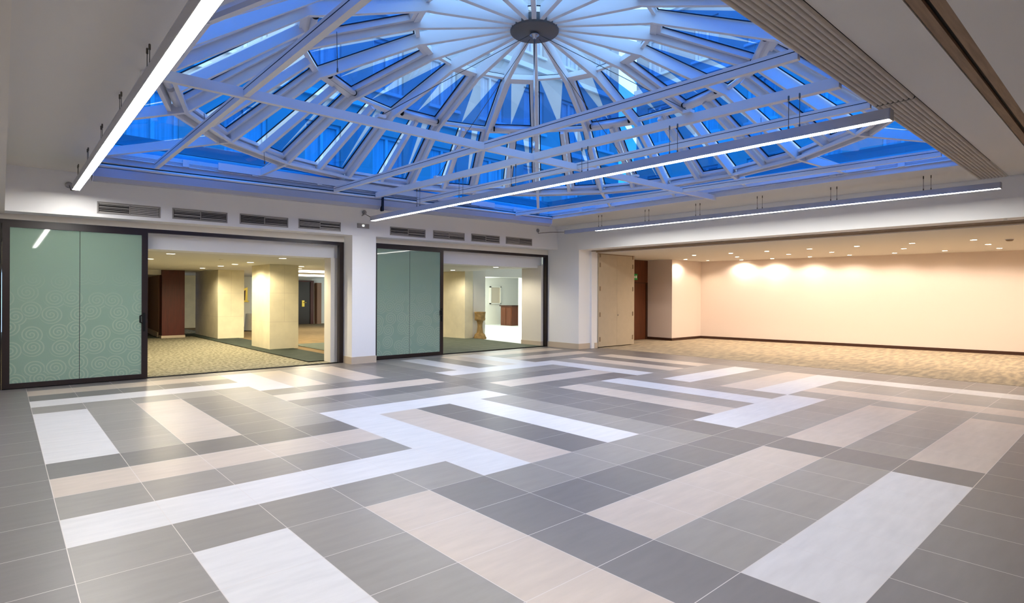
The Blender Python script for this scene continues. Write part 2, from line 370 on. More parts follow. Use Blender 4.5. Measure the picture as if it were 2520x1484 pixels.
# beam over the alcove
mb = MB(); mb.hexa([(13.14, YN, 3.035), (13.95, YN, 3.035), (13.95, 11.67, 3.05), (13.14, 11.67, 3.05)],
                   [(13.10, YN, 4.1), (13.95, YN, 4.1), (13.95, 11.67, 4.1), (13.10, 11.67, 4.1)])
struct('wall_beam', mb, M_white, 'long white beam above the carpeted alcove', 'beam')
mb = MB(); mb.box(13.62, 13.68, YN, 11.55, 3.022, 3.04); mb.box(13.86, 13.95, YN, 11.55, 3.0, 3.045)
struct('trim_2', mb, M_parthead, 'thin brown partition track under the white beam', 'trim')
# alcove
mb = MB(); mb.box(13.95, XC + 1, YN, 13.3, 2.985, 3.2)
struct('ceiling_alcove', mb, M_ceil, 'low white ceiling of the alcove dotted with spotlights', 'ceiling')
mb = MB(); mb.hexa([(20.33, 11.69, 0), (22.25, YN, 0), (23.0, YN, 0), (20.9, 11.9, 0)], [(20.33, 11.69, 3.0), (22.25, YN, 3.0), (23.0, YN, 3.0), (20.9, 11.9, 3.0)])
struct('wall_alcove', mb, M_warmwall, 'long blank cream wall at the back of the alcove', 'wall')
mb = MB(); mb.hexa([(20.315, 11.69, 0), (22.235, YN, 0), (22.4, YN, 0), (20.5, 11.75, 0)], [(20.315, 11.69, .10), (22.235, YN, .10), (22.4, YN, .10), (20.5, 11.75, .10)])
struct('baseboard_alcove', mb, M_darkbase, 'dark wood skirting along the alcove back wall', 'baseboard')
mb = MB(); mb.box(18.32, 20.9, 11.69, 13.2, 0, 3.0)
struct('wall_jog', mb, M_warmwall, 'cream wall corner jutting out between wooden door and back wall', 'wall')
mb = MB(); mb.box(18.30, 20.33, 11.675, 12.74, 0, 0.10)
struct('baseboard_jog', mb, M_darkbase, 'dark wood skirting round the jutting cream wall corner', 'baseboard')
mb = MB(); mb.box(13.98, 18.36, 12.75, 13.2, 2.15, 3.0); mb.box(13.98, 16.2, 12.75, 13.2, 0, 2.15)
struct('wall_wood', mb, M_wood, 'dark wood panelling above the wooden door in the alcove', 'wall')
d = thing('door_3', (17.2, 12.8, 0), 'dark wooden door beside the folding partition in the alcove', 'door', None, 'structure')
mb = MB(); mb.box(16.26, 18.22, 12.77, 12.82, 0.01, 2.12); mb.build('door_leaf', M_wood, d)
mb = MB(); mb.box(16.2, 16.26, 12.745, 12.83, 0, 2.15); mb.box(18.22, 18.32, 12.745, 12.83, 0, 2.15); mb.box(16.26, 18.22, 12.745, 12.83, 2.12, 2.15); mb.build('door_frame', M_darkbase, d)
mb = MB(); mb.box(16.36, 16.40, 12.72, 12.77, 0.98, 1.10); mb.build('handle', M_steel, d)
# exit sign
d = thing('exit_sign', (17.45, 12.74, 2.3), 'small green emergency exit sign on wood above the alcove door', 'sign')
mb = MB(); mb.box(17.22, 17.62, 12.715, 12.75, 2.24, 2.46); mb.build('sign_plate', M_green, d)
mb = MB(); mb.hexa([(17.50, 12.712, 2.30), (17.585, 12.712, 2.30), (17.585, 12.712, 2.40), (17.50, 12.712, 2.40)], [(17.50, 12.7155, 2.30), (17.585, 12.7155, 2.30), (17.585, 12.7155, 2.40), (17.50, 12.7155, 2.40)])
mb.hexa([(17.36, 12.712, 2.36), (17.45, 12.712, 2.30), (17.47, 12.712, 2.35), (17.40, 12.712, 2.42)], [(17.36, 12.7155, 2.36), (17.45, 12.7155, 2.30), (17.47, 12.7155, 2.35), (17.40, 12.7155, 2.42)])
mb.build('pictogram', M_signwhite, d)

# folding partition stacked at the end of its track
fp = thing('folding_partition', (14.9, 11.6, 0), 'beige folding partition stacked against the corner pier', 'partition')
for k, (a, b) in enumerate(((13.99, 14.925), (14.93, 15.86))):
    mb = MB(); mb.box(a, b, 11.57, 11.66, 0.03, 2.955)
    p = mb.build('panel', M_partition, fp)
    hx = a + 0.055 if k == 0 else b - 0.11
    for z in (0.20, 0.98, 1.80, 2.55, 2.86):
        mb = MB(); mb.box(hx, hx + 0.045, 11.555, 11.575, z, z + 0.14); mb.build('hinge', M_parthead, p)
    mb = MB(); mb.box(a, b, 11.575, 11.66, 2.957, 3.04); mb.build('head_rail', M_parthead, fp)
for k in range(2):
    mb = MB(); mb.box(14.0, 15.84 + 0.02 * k, 11.68 + 0.11 * k, 11.77 + 0.11 * k, 0.03, 2.98); mb.build('panel', M_partition, fp)
mb = MB(); mb.lathe([(0, 0), (0.018, 0.004), (0.018, 0.03), (0, 0.034)], (0, 0, 0), 12)
k = mb.build('knob', M_steel, fp); k.matrix_world = Matrix.Translation((14.965, 11.572, 1.02)) @ Matrix.Rotation(PI / 2, 4, 'X')

# ------------------------------------------------------------------ sliding doors
def sliding_door(name, x0, x1, xp, top, label):
    """frame from x0 to x1 at Y=13, closed leaf covering x0..xp"""
    d = thing(name, ((x0 + x1) / 2, 13.05, 0), label, 'door', None, 'structure')
    mb = MB(); mb.box(x0 - 0.1, x1, 13.0, 13.12, top - 0.075, top); mb.box(x1 - 0.10, x1, 13.0, 13.12, 0, top - 0.075); mb.box(x0 - 0.1, x0 - 0.005, 13.0, 13.12, 0, top - 0.075)
    mb.build('door_frame', M_frame, d)
    mb = MB(); mb.box(x0, x1 - 0.1, 13.0, 13.12, 0.0005, 0.012); mb.box(x0, x1 - 0.1, 13.04, 13.055, 0.012, 0.02); mb.build('threshold', M_black, d)
    mb = MB(); t2 = top - 0.075
    fr = 0.10
    mb.box(x0, xp, 12.955, 13.005, 0.013, fr); mb.box(x0, xp, 12.955, 13.005, t2 - 0.06, t2 + 0.01)
    mb.box(x0, x0 + fr, 12.955, 13.005, fr, t2 - 0.06); mb.box(xp - fr, xp, 12.955, 13.005, fr, t2 - 0.06)
    lf = mb.build('leaf_frame', M_frame, d)
    xm = (x0 + xp) / 2
    for a, b in ((x0 + fr, xm - 0.004), (xm + 0.004, xp - fr)):
        mb = MB(); mb.box(a, b, 12.972, 12.984, fr, t2 - 0.06); mb.build('glass_pane', M_swirl, lf)
    mb = MB(); mb.box(xm - 0.004, xm + 0.004, 12.971, 12.985, fr, t2 - 0.06); mb.build('glass_joint', M_ventdk, lf)
    mb = MB(); xh = xp - 0.06
    mb.box(xh - 0.02, xh + 0.02, 12.945, 12.956, 0.92, 1.28); mb.tube([(xh - 0.02, 12.935, 1.24), (xh - 0.07, 12.92, 1.22), (xh - 0.07, 12.92, 1.10), (xh - 0.02, 12.935, 1.08)], 0.014, 8)
    mb.build('handle', M_black, lf)
    return d
sliding_door('door_1', 0.0, 6.155, 2.11, 2.912, 'wide dark-framed sliding glass door at the far left')
sliding_door('door_2', 6.93, 13.19, 9.05, 2.95, 'wide dark-framed sliding glass door right of the white pier')

# ------------------------------------------------------------------ grilles above the doors
vx = [(1.266, 2.248), (2.446, 3.429), (3.666, 4.661), (4.889, 5.876), (7.171, 8.204), (8.445, 9.473), (9.713, 10.743), (10.984, 12.04)]
ords = ['leftmost', 'second', 'third', 'last']
for k, (a, b) in enumerate(vx):
    z0 = 3.087 + 0.0068 * (a - 1.27); z1 = z0 + 0.212
    side = 'left' if k < 4 else 'right'
    v = thing('air_grille', ((a + b) / 2, WY, z0), '%s grey louvre grille above the %s sliding door%s' % (ords[k % 4], side, ', nearest the corner' if k == 7 else ', nearest the pier' if k == 3 else ''), 'grille', 'air grilles on the fascia')
    mb = MB(); y = WY - 0.012
    mb.box(a, b, y, WY + 0.005, z0, z0 + 0.022); mb.box(a, b, y, WY + 0.005, z1 - 0.022, z1)
    mb.box(a, a + 0.022, y, WY + 0.005, z0 + 0.022, z1 - 0.022); mb.box(b - 0.022, b, y, WY + 0.005, z0 + 0.022, z1 - 0.022)
    xm = (a + b) / 2; mb.box(xm - 0.008, xm + 0.008, y, WY + 0.005, z0 + 0.022, z1 - 0.022)
    mb.build('frame', M_vent, v)
    mb = MB(); mb.box(a + 0.022, b - 0.022, WY - 0.004, WY + 0.004, z0 + 0.022, z1 - 0.022); mb.build('backing', M_ventdk, v)
    for s_, (p, q) in enumerate(((a + 0.03, xm - 0.012), (xm + 0.012, b - 0.03))):
        mb = MB(); n = 6; closed = (k + s_ * (1 if k in (0, 3, 4, 6) else 0)) % 2
        for r in range(n):
            zz = z0 + 0.03 + (z1 - z0 - 0.06) * r / (n - 1); tilt = 0.0 if (closed == 0 and r in (2, 4)) else 0.014 if s_ == 1 and k in (0, 3) else random.choice((0.002, 0.008, 0.013))
            mb.hexa([(p, WY - 0.013, zz - tilt), (q, WY - 0.013, zz - tilt), (q, WY - 0.005, zz + 0.003), (p, WY - 0.005, zz + 0.003)],
                    [(p, WY - 0.013, zz - tilt + 0.0065 + tilt), (q, WY - 0.013, zz + 0.0065), (q, WY - 0.005, zz + 0.006), (p, WY - 0.005, zz + 0.006)])
        mb.build('louvre', M_ventlt, v)
# emergency light on the pier top
v = thing('emergency_light', (6.45, WY, 3.29), 'small square emergency light glowing on fascia above the pier', 'light')
mb = MB(); mb.box(6.29, 6.60, WY - 0.014, WY + 0.004, 3.235, 3.345); mb.build('plate', M_vent, v)
mb = MB(); mb.box(6.425, 6.465, WY - 0.02, WY - 0.012, 3.285, 3.315); mb.build('bulb', M_led, v)

# ------------------------------------------------------------------ blind box along the far edge of the opening
def blind_box(xa, xb, label, clip):
    c = thing('blind_box', ((xa + xb) / 2, 11.25, 3.6), label, 'blind box', 'blind boxes along the far edge of the dome')
    def sec(x, g=0.0):
        zt = 3.672 + 0.0117 * (x - 1.23); zb = 3.44 + 0.0135 * (x - 1.3)
        return [(x, 11.265, zb + 0.01), (x, 11.255, zb - g), (x, 11.19 - g, zb + 0.012 - g), (x, 11.125 - g, zb + 0.07), (x, 11.115 - g, zt - 0.03), (x, 11.15, zt + g), (x, 11.265, zt + g)]
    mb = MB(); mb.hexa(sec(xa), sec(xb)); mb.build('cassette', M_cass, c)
    def tp(x): return (x, 11.125, 3.672 + 0.0117 * (x - 1.23) + 0.012)
    mb = MB(); mb.tube([tp(xa), tp(xb)], 0.026, 12); mb.build('roller_tube', M_alu, c)
    mb = MB(); mb.beam((xa, 11.135, tp(xa)[2] + 0.024), (xb, 11.135, tp(xb)[2] + 0.024), 0.03, 0.02); mb.build('gap', M_gasket, c)
    if clip:
        mb = MB(); z = tp(xb)[2]
        mb.box(xb - 0.005, xb + 0.035, 11.07, 11.16, z - 0.28, z + 0.05); mb.build('bracket', M_gasket, c)
    for x in (xa, xb - 0.012):
        mb = MB(); mb.hexa(sec(x, 0.005), sec(x + 0.012, 0.005)); mb.build('end_cap', M_alu2, c)
blind_box(1.06, 6.13, 'long white blind box left of the black clip', True)
blind_box(6.17, 11.43, 'long white blind box right of the black clip, ending at the corner', False)

# ------------------------------------------------------------------ ribbed grey blinds on the near edge of the opening
def ribbed(xa, xb, label):
    t = thing('ribbed_blind', ((xa + xb) / 2, 1.86, ZC), label, 'blind', 'ribbed blinds on the ceiling edge')
    n = 8; wy = (2.05 - 1.665) / n
    for k in range(n):
        y = 1.665 + wy * (k + 0.5); mb = MB(); lo = []; hi = []
        for q in range(9):
            a = PI * q / 8; lo.append((xa, y - math.cos(a) * wy * 0.5, ZC - 0.002 - math.sin(a) * 0.026)); hi.append((xb, lo[-1][1], lo[-1][2]))
        mb.hexa(lo, hi); mb.build('rib', M_rib, t)
    return t
ribbed(1.0, 7.17, 'grey ribbed blind on ceiling edge, the longer piece nearer the viewer')
ribbed(7.21, 13.02, 'grey ribbed blind on ceiling edge, far piece beyond the black gap')
mb = MB(); mb.box(1.0, 11.45, 1.661, 2.05, ZC + 0.001, ZC + 0.06); mb.box(7.165, 7.215, 1.67, 2.05, ZC - 0.016, ZC)
struct('trim_3', mb, M_black, 'black gap between the two ribbed grey blinds', 'trim')

# timber partition track in the near ceiling
t = thing('ceiling_track', (7, 1.08, ZC), 'raw timber strip with a black slot set in the ceiling', 'track')
mb = MB(); mb.box(OX0, 13.08, 1.105, 1.185, ZC + 0.01, ZC + 0.06); mb.build('timber_strip', M_timber, t)
mb = MB(); mb.box(OX0, 13.08, 0.985, 1.065, ZC + 0.01, ZC + 0.06); mb.build('timber_strip', M_timber, t)
mb = MB(); mb.box(OX0, 13.08, 1.065, 1.105, ZC + 0.045, ZC + 0.06); mb.build('slot', M_black, t)

# ------------------------------------------------------------------ suspended rails under the dome
def rail(a, b, label, w=0.06, h=0.105, groove=True, z=3.77, cat='rail'):
    a = Vector((a[0], a[1], z)); b = Vector((b[0], b[1], z)); m = (a + b) / 2
    t = thing('ceiling_rail', m, label, cat, 'white rails crossing under the dome')
    mb = MB(); mb.beam(a, b, w, h, (0, 0, 1), -h / 2); mb.build('bar', M_alu, t)
    if groove:
        mb = MB(); dv = (b - a).normalized(); sd = dv.cross(Vector((0, 0, 1)))
        for s_ in (-1, 1):
            mb.beam(a + sd * s_ * (w / 2) + dv * 0.02, b + sd * s_ * (w / 2) - dv * 0.02, 0.003, 0.007, (0, 0, 1), 0.012)
        mb.build('groove', M_ventdk, t)
    return t
rail((OX0 - 0.02, 6.41), (11.5, 6.29), 'white cross rail running left to right under the dome', groove=False)
for x, x2, lb in ((1.92, 1.92, 'leftmost white rail crossing the cross rail, nearest the left lamp'), (5.06, 5.23, 'first of the three close white rails, left of the dome centre'),
                  (7.03, 7.17, 'third of the three close white rails, right of the dome centre'), (10.06, 10.38, 'white rail nearest the right edge of the dome opening')):
    rail((x, 11.09), (x2, 2.07), lb, z=3.785)
rail((6.01, 11.09), (6.24, 2.07), 'middle white rail carrying the hanging centre lamp', w=0.085, groove=False, z=3.785)

# ------------------------------------------------------------------ glass dome
XD, YD = 6.13, 6.36
NR = 20
prof = [(0.36, 5.74), (1.79, 5.545), (3.38, 5.05), (4.83, 4.05)]
DEP = 0.20
def nrm(k):
    ds = []
    if k > 0: ds.append(Vector((prof[k][0] - prof[k - 1][0], prof[k][1] - prof[k - 1][1])).normalized())
    if k < 3: ds.append(Vector((prof[k + 1][0] - prof[k][0], prof[k + 1][1] - prof[k][1])).normalized())
    d = sum(ds, Vector((0, 0))).normalized(); return Vector((-d.y, d.x))
def offp(k, dpt): n = nrm(k); return (prof[k][0] + n.x * dpt, prof[k][1] + n.y * dpt)
def pol(th, r, z, t=0.0): return Vector((XD + r * math.cos(th) - t * math.sin(th), YD + r * math.sin(th) + t * math.cos(th), z))
TH = [math.radians(45 - 18 * n) for n in range(NR)]
sky = thing('glass_dome', (XD, YD, 4.0), 'large white ribbed glass dome skylight over the room', 'skylight')
RW = 0.068
# hub
mb = MB(); mb.lathe([(0, -0.05), (0.36, -0.05), (0.375, -0.035), (0.375, 0.10), (0, 0.10)], (XD, YD, 5.75), 40); hub = mb.build('hub', M_hub, sky)
mb = MB(); mb.lathe([(0, -0.14), (0.03, -0.13), (0.035, -0.10), (0.075, -0.085), (0.075, -0.07), (0.03, -0.06), (0.02, -0.048)], (XD, YD, 5.75), 16); mb.build('hook', M_steel, hub)
RECT = (OX0 + 0.03, OX1 + 0.02, OY0 - 0.1, OY1)
ZB = 3.86
def hit_rect(th):
    c, s = math.cos(th), math.sin(th); r = 1e9
    if c > 1e-6: r = min(r, (RECT[1] - XD) / c)
    if c < -1e-6: r = min(r, (RECT[0] - XD) / c)
    if s > 1e-6: r = min(r, (RECT[3] - YD) / s)
    if s < -1e-6: r = min(r, (RECT[2] - YD) / s)
    return max(r, 4.95)
for th in TH:
    lo = [prof[0], prof[1], prof[2], prof[3]]
    # soften the knuckles a little
    pts = [lo[0]]
    for k in (1, 2):
        a, b, c = Vector(lo[k - 1]), Vector(lo[k]), Vector(lo[k + 1])
        pts += [tuple(b + (a - b).normalized() * 0.10), tuple(b - nrm(k) * -0.006), tuple(b + (c - b).normalized() * 0.10)]
    pts.append(lo[3])
    hi = [offp(k, DEP) for k in range(4)]
    mb = MB()
    loop = [(r, z) for r, z in pts] + [(r, z) for r, z in hi[::-1]]
    mb.hexa([pol(th, r, z, -RW / 2) for r, z in loop], [pol(th, r, z, RW / 2) for r, z in loop])
    mb.build('rib', M_alu, sky)
    r1 = hit_rect(th)
    if r1 > 5.05:
        mb = MB(); mb.beam(pol(th, 4.80, 4.06), pol(th, r1, ZB), RW, 0.13); mb.build('outer_rib', M_alu, sky)
def bay(thA, thB, k, l, fa=0.0, fb=1.0, dpt=DEP):
    """corner points of the bay between two ribs from ring k to ring l at depth dpt; fa..fb picks a slice of its width"""
    ra, za = offp(k, dpt); rb, zb = offp(l, dpt)
    A0, B0, A1, B1 = pol(thA, ra, za), pol(thB, ra, za), pol(thA, rb, zb), pol(thB, rb, zb)
    return [A0.lerp(B0, fa), A0.lerp(B0, fb), A1.lerp(B1, fb), A1.lerp(B1, fa)]
def inset(q, d):
    c = sum(q, Vector()) / 4; out = []
    for i in range(4):
        p, a, b = q[i], q[i - 1], q[(i + 1) % 4]
        u, v = (a - p).normalized(), (b - p).normalized(); s = max(u.cross(v).length, 0.2)
        out.append(p + (u + v) * (d / s))
    return out
def rim(q, d, h, n, name, m, parent, sink=0.0):
    """a frame of width d and height h round the quad q, thickness along -n"""
    i = inset(q, d); mb = MB()
    for a in range(4):
        b = (a + 1) % 4
        mb.hexa([q[a] - n * sink, q[b] - n * sink, i[b] - n * sink, i[a] - n * sink], [q[a] - n * (h + sink), q[b] - n * (h + sink), i[b] - n * (h + sink), i[a] - n * (h + sink)])
    return mb.build(name, m, parent)
def pane(q, n, m=None):
    g = inset(q, 0.012); mb = MB()
    mb.hexa([p - n * 0.004 for p in g], [p + n * 0.004 for p in g], 0)
    o = mb.build('pane', m or M_dome, sky)
    i = inset(g, 0.022); mb = MB()
    for a in range(4):
        b = (a + 1) % 4
        mb.hexa([g[a] - n * 0.006, g[b] - n * 0.006, i[b] - n * 0.006, i[a] - n * 0.006], [g[a] - n * 0.016, g[b] - n * 0.016, i[b] - n * 0.016, i[a] - n * 0.016])
    mb.build('gasket', M_gasket, o)
    return o, i
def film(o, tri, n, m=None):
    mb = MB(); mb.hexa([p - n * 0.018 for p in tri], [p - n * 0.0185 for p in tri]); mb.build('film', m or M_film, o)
def qn(q):
    n = (q[1] - q[0]).cross(q[3] - q[0]).normalized()
    c = sum(q, Vector()) / 4 - Vector((XD, YD, 2.0)); return n if n.dot(c) > 0 else -n
for j in range(NR):
    a, b = TH[j], TH[(j + 1) % NR]           # bay between rib j and the next clockwise
    wind = (j % 2 == 1)
    for k in (1, 2):                          # purlins
        n2 = nrm(k); po = 0.085 if wind else 0.115; pa, pb = pol(a, *offp(k, po)), pol(b, *offp(k, po))
        up_ = Vector((math.cos((a + b) / 2 if abs(a - b) < 1 else (a + b) / 2) * n2.x, math.sin((a + b) / 2) * n2.x, n2.y))
        th = math.atan2(math.sin(a) + math.sin(b), math.cos(a) + math.cos(b))
        up_ = Vector((math.cos(th) * n2.x, math.sin(th) * n2.x, n2.y))
        mb = MB(); mb.beam(pa, pb, 0.095 if wind else 0.06, 0.10 if wind else 0.075, up_); mb.build('purlin', M_alu, sky)
    # tier 1
    q = bay(a, b, 0, 1); n = qn(q); pane(q, n)
    # tier 2
    q = bay(a, b, 1, 2); n = qn(q); qi = inset(q, 0.03)
    if wind:
        s_ = rim(inset(q, 0.045), 0.075, 0.085, n, 'window_sash', M_alu2, sky, 0.01); qi = inset(q, 0.11)
        e0, e1 = q[3].lerp(q[0], 0.085), q[2].lerp(q[1], 0.085); e0, e1 = e0.lerp(e1, 0.12), e1.lerp(e0, 0.10)
        mb = MB(); mb.tube([e0 - n * 0.13, e1 - n * 0.13], 0.042, 12); mb.build('actuator', M_alu2, s_)
        mb = MB(); dv = (e1 - e0).normalized()
        mb.tube([e0 - n * 0.13 - dv * 0.012, e0 - n * 0.13 + dv * 0.012], 0.052, 12); mb.tube([e1 - n * 0.13 - dv * 0.012, e1 - n * 0.13 + dv * 0.012], 0.046, 12); mb.build('end_cap', M_black, s_)
    o, g = pane(qi, n)
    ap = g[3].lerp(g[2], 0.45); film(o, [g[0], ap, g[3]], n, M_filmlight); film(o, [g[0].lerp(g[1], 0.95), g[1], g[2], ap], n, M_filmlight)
    # tier 3: each bay is halved by a mullion
    ra, za = prof[2]; rb, zb = prof[3]
    m0 = (pol(a, *offp(2, 0.02)) + pol(b, *offp(2, 0.02))) / 2; m1 = (pol(a, *offp(3, 0.02)) + pol(b, *offp(3, 0.02))) / 2
    q = bay(a, b, 2, 3); n = qn(q)
    mb = MB(); mb.beam(m0, m1, 0.07, 0.12, n); mb.build('mullion', M_alu, sky)
    qa = bay(a, b, 2, 3, 0.03, 0.47); qb = bay(a, b, 2, 3, 0.53, 0.97)
    rim(inset(qb, 0.01), 0.06, 0.07, n, 'window_sash', M_alu2, sky, 0.01)
    o, g = pane(inset(qb, 0.06), n)
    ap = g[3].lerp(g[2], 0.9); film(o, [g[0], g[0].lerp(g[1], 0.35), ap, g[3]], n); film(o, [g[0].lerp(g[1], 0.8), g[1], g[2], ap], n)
    o, g = pane(inset(qa, 0.01), n, M_domeblue)
    # base ring: deep stepped trim
    mb = MB(); th = math.atan2(math.sin(a) + math.sin(b), math.cos(a) + math.cos(b)); out = Vector((math.cos(th), math.sin(th), 0))
    A, B = pol(a, 4.83, 4.05), pol(b, 4.83, 4.05)
    mb.beam(A + out * 0.0, B + out * 0.0, 0.05, 0.05); mb.beam(A + out * 0.20, B + out * 0.20, 0.05, 0.19); mb.beam(A + out * 0.1, B + out * 0.1, 0.16, 0.05, (0, 0, 1), 0.14)
    rb_ = mb.build('base_ring', M_alu, sky)
    mb = MB()
    for f0, f1 in ((0.05, 0.46), (0.54, 0.95)):
        mb.tube([A.lerp(B, f0) + out * 0.1 + Vector((0, 0, 0.09)), A.lerp(B, f1) + out * 0.1 + Vector((0, 0, 0.09))], 0.05, 12)
    mb.build('blind_roll', M_alu2, rb_)
    # outer flat glazing from the base ring to the rectangular curb
    mth_ = th
    ea, eb = pol(a, hit_rect(a), ZB), pol(b, hit_rect(b), ZB)
    pts = [A + out * 0.23 + Vector((0, 0, 0.14)), B + out * 0.23 + Vector((0, 0, 0.14)), eb + Vector((0, 0, 0.13))]
    # add the rectangle's corner if it lies between the two directions
    for cx in (RECT[0], RECT[1]):
        for cy in (RECT[2], RECT[3]):
            t_ = math.atan2(cy - YD, cx - XD)
            f = lambda x_: (x_ - b + 4 * PI) % (2 * PI)
            if 0.001 < f(t_) < f(a) - 0.001: pts.append(Vector((cx, cy, ZB + 0.13)))
    pts.append(ea + Vector((0, 0, 0.13)))
    if max((p - q_).length for p, q_ in ((pts[0], pts[-1]), (pts[1], pts[2]))) > 0.25:
        mb = MB(); mb.hexa(pts, [p + Vector((0, 0, 0.008)) for p in pts]); mb.build('outer_pane', M_domeblue, sky)
# rectangular curb: rail, upstand and brackets
mb = MB()
x0, x1, y0, y1 = RECT
for (ax, ay, bx, by) in ((x0, y1, x1, y1), (x1, y1, x1, y0), (x1, y0, x0, y0), (x0, y0, x0, y1)):
    mb.beam((ax, ay, ZC + 0.005), (bx, by, ZC + 0.005), 0.05, 0.275)
curb = mb.build('curb', M_alu2, sky)
mb = MB()
for (ax, ay, bx, by, ix, iy) in ((x0, y1, x1, y1, 0, -1), (x1, y1, x1, y0, -1, 0), (x0, y0, x0, y1, 1, 0)):
    for z, dd in ((3.855, 0.05), (3.885, 0.035), (3.92, 0.06)):
        mb.beam((ax + ix * dd, ay + iy * dd, z), (bx + ix * dd, by + iy * dd, z), 0.03, 0.022)
mb.build('curb_ledge', M_alu, sky)
for side in range(3):
    for f in (0.13, 0.24, 0.36, 0.5, 0.64, 0.76, 0.87):
        px, py = ((x0 + (x1 - x0) * f, y1 - 0.05), (x1 - 0.05, y0 + (y1 - y0) * f), (x0 + 0.05, y0 + (y1 - y0) * f))[side]
        mb = MB(); mb.box(px - 0.05, px + 0.05, py - 0.05, py + 0.05, 3.86, 3.98); mb.build('bracket', M_alu2, sky)
# upstand panels closing the gap below the ring at mid sides
mb = MB()
for (ax, ay, bx, by) in ((2.9, y1 - 0.1, 9.4, y1 - 0.1), (x1 - 0.12, 3.2, x1 - 0.12, 9.5)):
    mb.beam((ax, ay, 3.88), (bx, by, 3.88), 0.02, 0.14)
mb.build('upstand', M_alu2, sky)
# hanging rod and stay wires from the hub
mb = MB(); mb.tube([(XD, YD, 5.62), (XD - 0.01, YD, 3.93)], 0.011, 8); mb.tube([(XD - 0.01, YD, 4.02), (XD - 0.01, YD, 3.84)], 0.022, 10); mb.build('hanging_rod', M_steel, sky)
for (px, py) in ((3.5, 6.38), (6.08, 8.92), (6.14, 3.7), (8.7, 6.33)):
    mb = MB(); mb.tube([(XD + (px - XD) * 0.04, YD + (py - YD) * 0.04, 5.64), (px, py, 3.87)], 0.005, 6); sw = mb.build('stay_wire', M_wire, sky)
    mb = MB(); mb.box(px - 0.05, px + 0.05, py - 0.05, py + 0.05, 3.838, 3.875); mb.build('wire_anchor', M_alu, sw)
# pull cords left hanging from the window actuators
for (px, py, zt, zb) in ((2.75, 6.0, 4.55, 4.15), (9.35, 4.3, 4.6, 4.3), (2.0, 8.4, 4.05, 3.86), (3.3, 10.0, 4.05, 3.9)):
    mb = MB(); mb.tube([(px, py, zt), (px + 0.01, py, zb)], 0.004, 6); mb.lathe([(0, -0.03), (0.012, -0.02), (0.008, 0.02), (0, 0.03)], (px + 0.01, py, zb - 0.02), 8); mb.build('pull_cord', M_wire, sky)

# ------------------------------------------------------------------ linear pendant lamps
def lamp(x, ya, yb, z, label, cord_y, ztop, lit_to, rosette, plug):
    """aluminium profile from near end ya to far end yb, underside at z"""
    t = thing('linear_pendant_lamp', (x, (ya + yb) / 2, z), label, 'pendant lamp', 'linear pendant lamps')
    w, h = 0.11, 0.10
    mb = MB(); mb.box(x - w / 2, x - w / 2 + 0.006, ya, yb, z, z + h); mb.box(x + w / 2 - 0.006, x + w / 2, ya, yb, z, z + h); mb.box(x - w / 2 + 0.006, x + w / 2 - 0.006, ya, yb, z + 0.012, z + h)
    mb.build('housing', M_housing, t)
    mb = MB(); mb.box(x - w / 2, x + w / 2, ya - 0.012, ya, z, z + h); mb.build('end_cap', M_grey, t)
    mb = MB(); mb.box(x - w / 2, x + w / 2, yb, yb + 0.012, z, z + h); mb.build('end_cap', M_grey, t)
    mb = MB(); mb.box(x - w / 2 + 0.007, x + w / 2 - 0.007, ya, lit_to, z + 0.002, z + 0.011); mb.build('diffuser', M_lampglow, t)
    if lit_to < yb - 0.1:
        mb = MB(); mb.box(x - w / 2 + 0.007, x + w / 2 - 0.007, lit_to, yb, z + 0.002, z + 0.011); mb.build('unlit_diffuser', M_housing, t)
    for y in cord_y:
        zt = ztop(y) if callable(ztop) else ztop
        for dy in (-0.055, 0.055):
            mb = MB(); mb.tube([(x, y + dy, z + h), (x, y + dy, zt)], 0.0035, 6); mb.lathe([(0.009, 0), (0.009, 0.045), (0.004, 0.05)], (x, y + dy, zt - 0.05), 8); mb.lathe([(0.004, 0.04), (0.009, 0.035), (0.009, 0)], (x, y + dy, z + h), 8)
            mb.build('suspension_cord', M_wire, t)
    if rosette:
        rx, ry, rz = rosette
        mb = MB(); mb.lathe([(0, 0), (0.055, 0.0), (0.055, 0.025), (0.03, 0.04), (0, 0.045)], (0, 0, 0), 20)
        o = mb.build('rosette', M_grey, t); o.matrix_world = Matrix.Translation((rx, ry, rz)) @ Matrix.Rotation(PI / 2, 4, 'X')
        mb = MB(); mb.tube([(rx, ry - 0.03, rz), (rx + (x - rx) * 0.3, ry - 0.1, rz - 0.10), (rx + (x - rx) * 0.7, (ry + yb) / 2, rz - 0.12), (x, yb + 0.01, z + 0.06)], 0.008, 8); mb.build('feed_cable', M_wire, t)
    return t
lamp(0.93, -2.4, 12.12, 3.395, 'long glowing pendant lamp at the left ceiling edge', [1.2, 2.7, 4.2, 5.73, 7.27, 8.8, 10.35, 11.78], ZC, 12.12, (0.867, WY, 3.534), None)
lamp(6.10, 1.60, 11.45, 3.275, 'long glowing pendant lamp hanging across the dome centre', [2.46, 3.88, 5.3, 6.8, 8.2, 9.6], 3.735, 11.45, (6.472, WY, 3.616), None)
lamp(12.03, 1.62, 11.15, 3.405, 'long pendant lamp beside the white beam, its far end unlit', [2.6, 4.1, 5.55, 7.0, 8.4, 9.9], lambda y: cz(y), 10.05, (12.288, WY, 3.642), None)

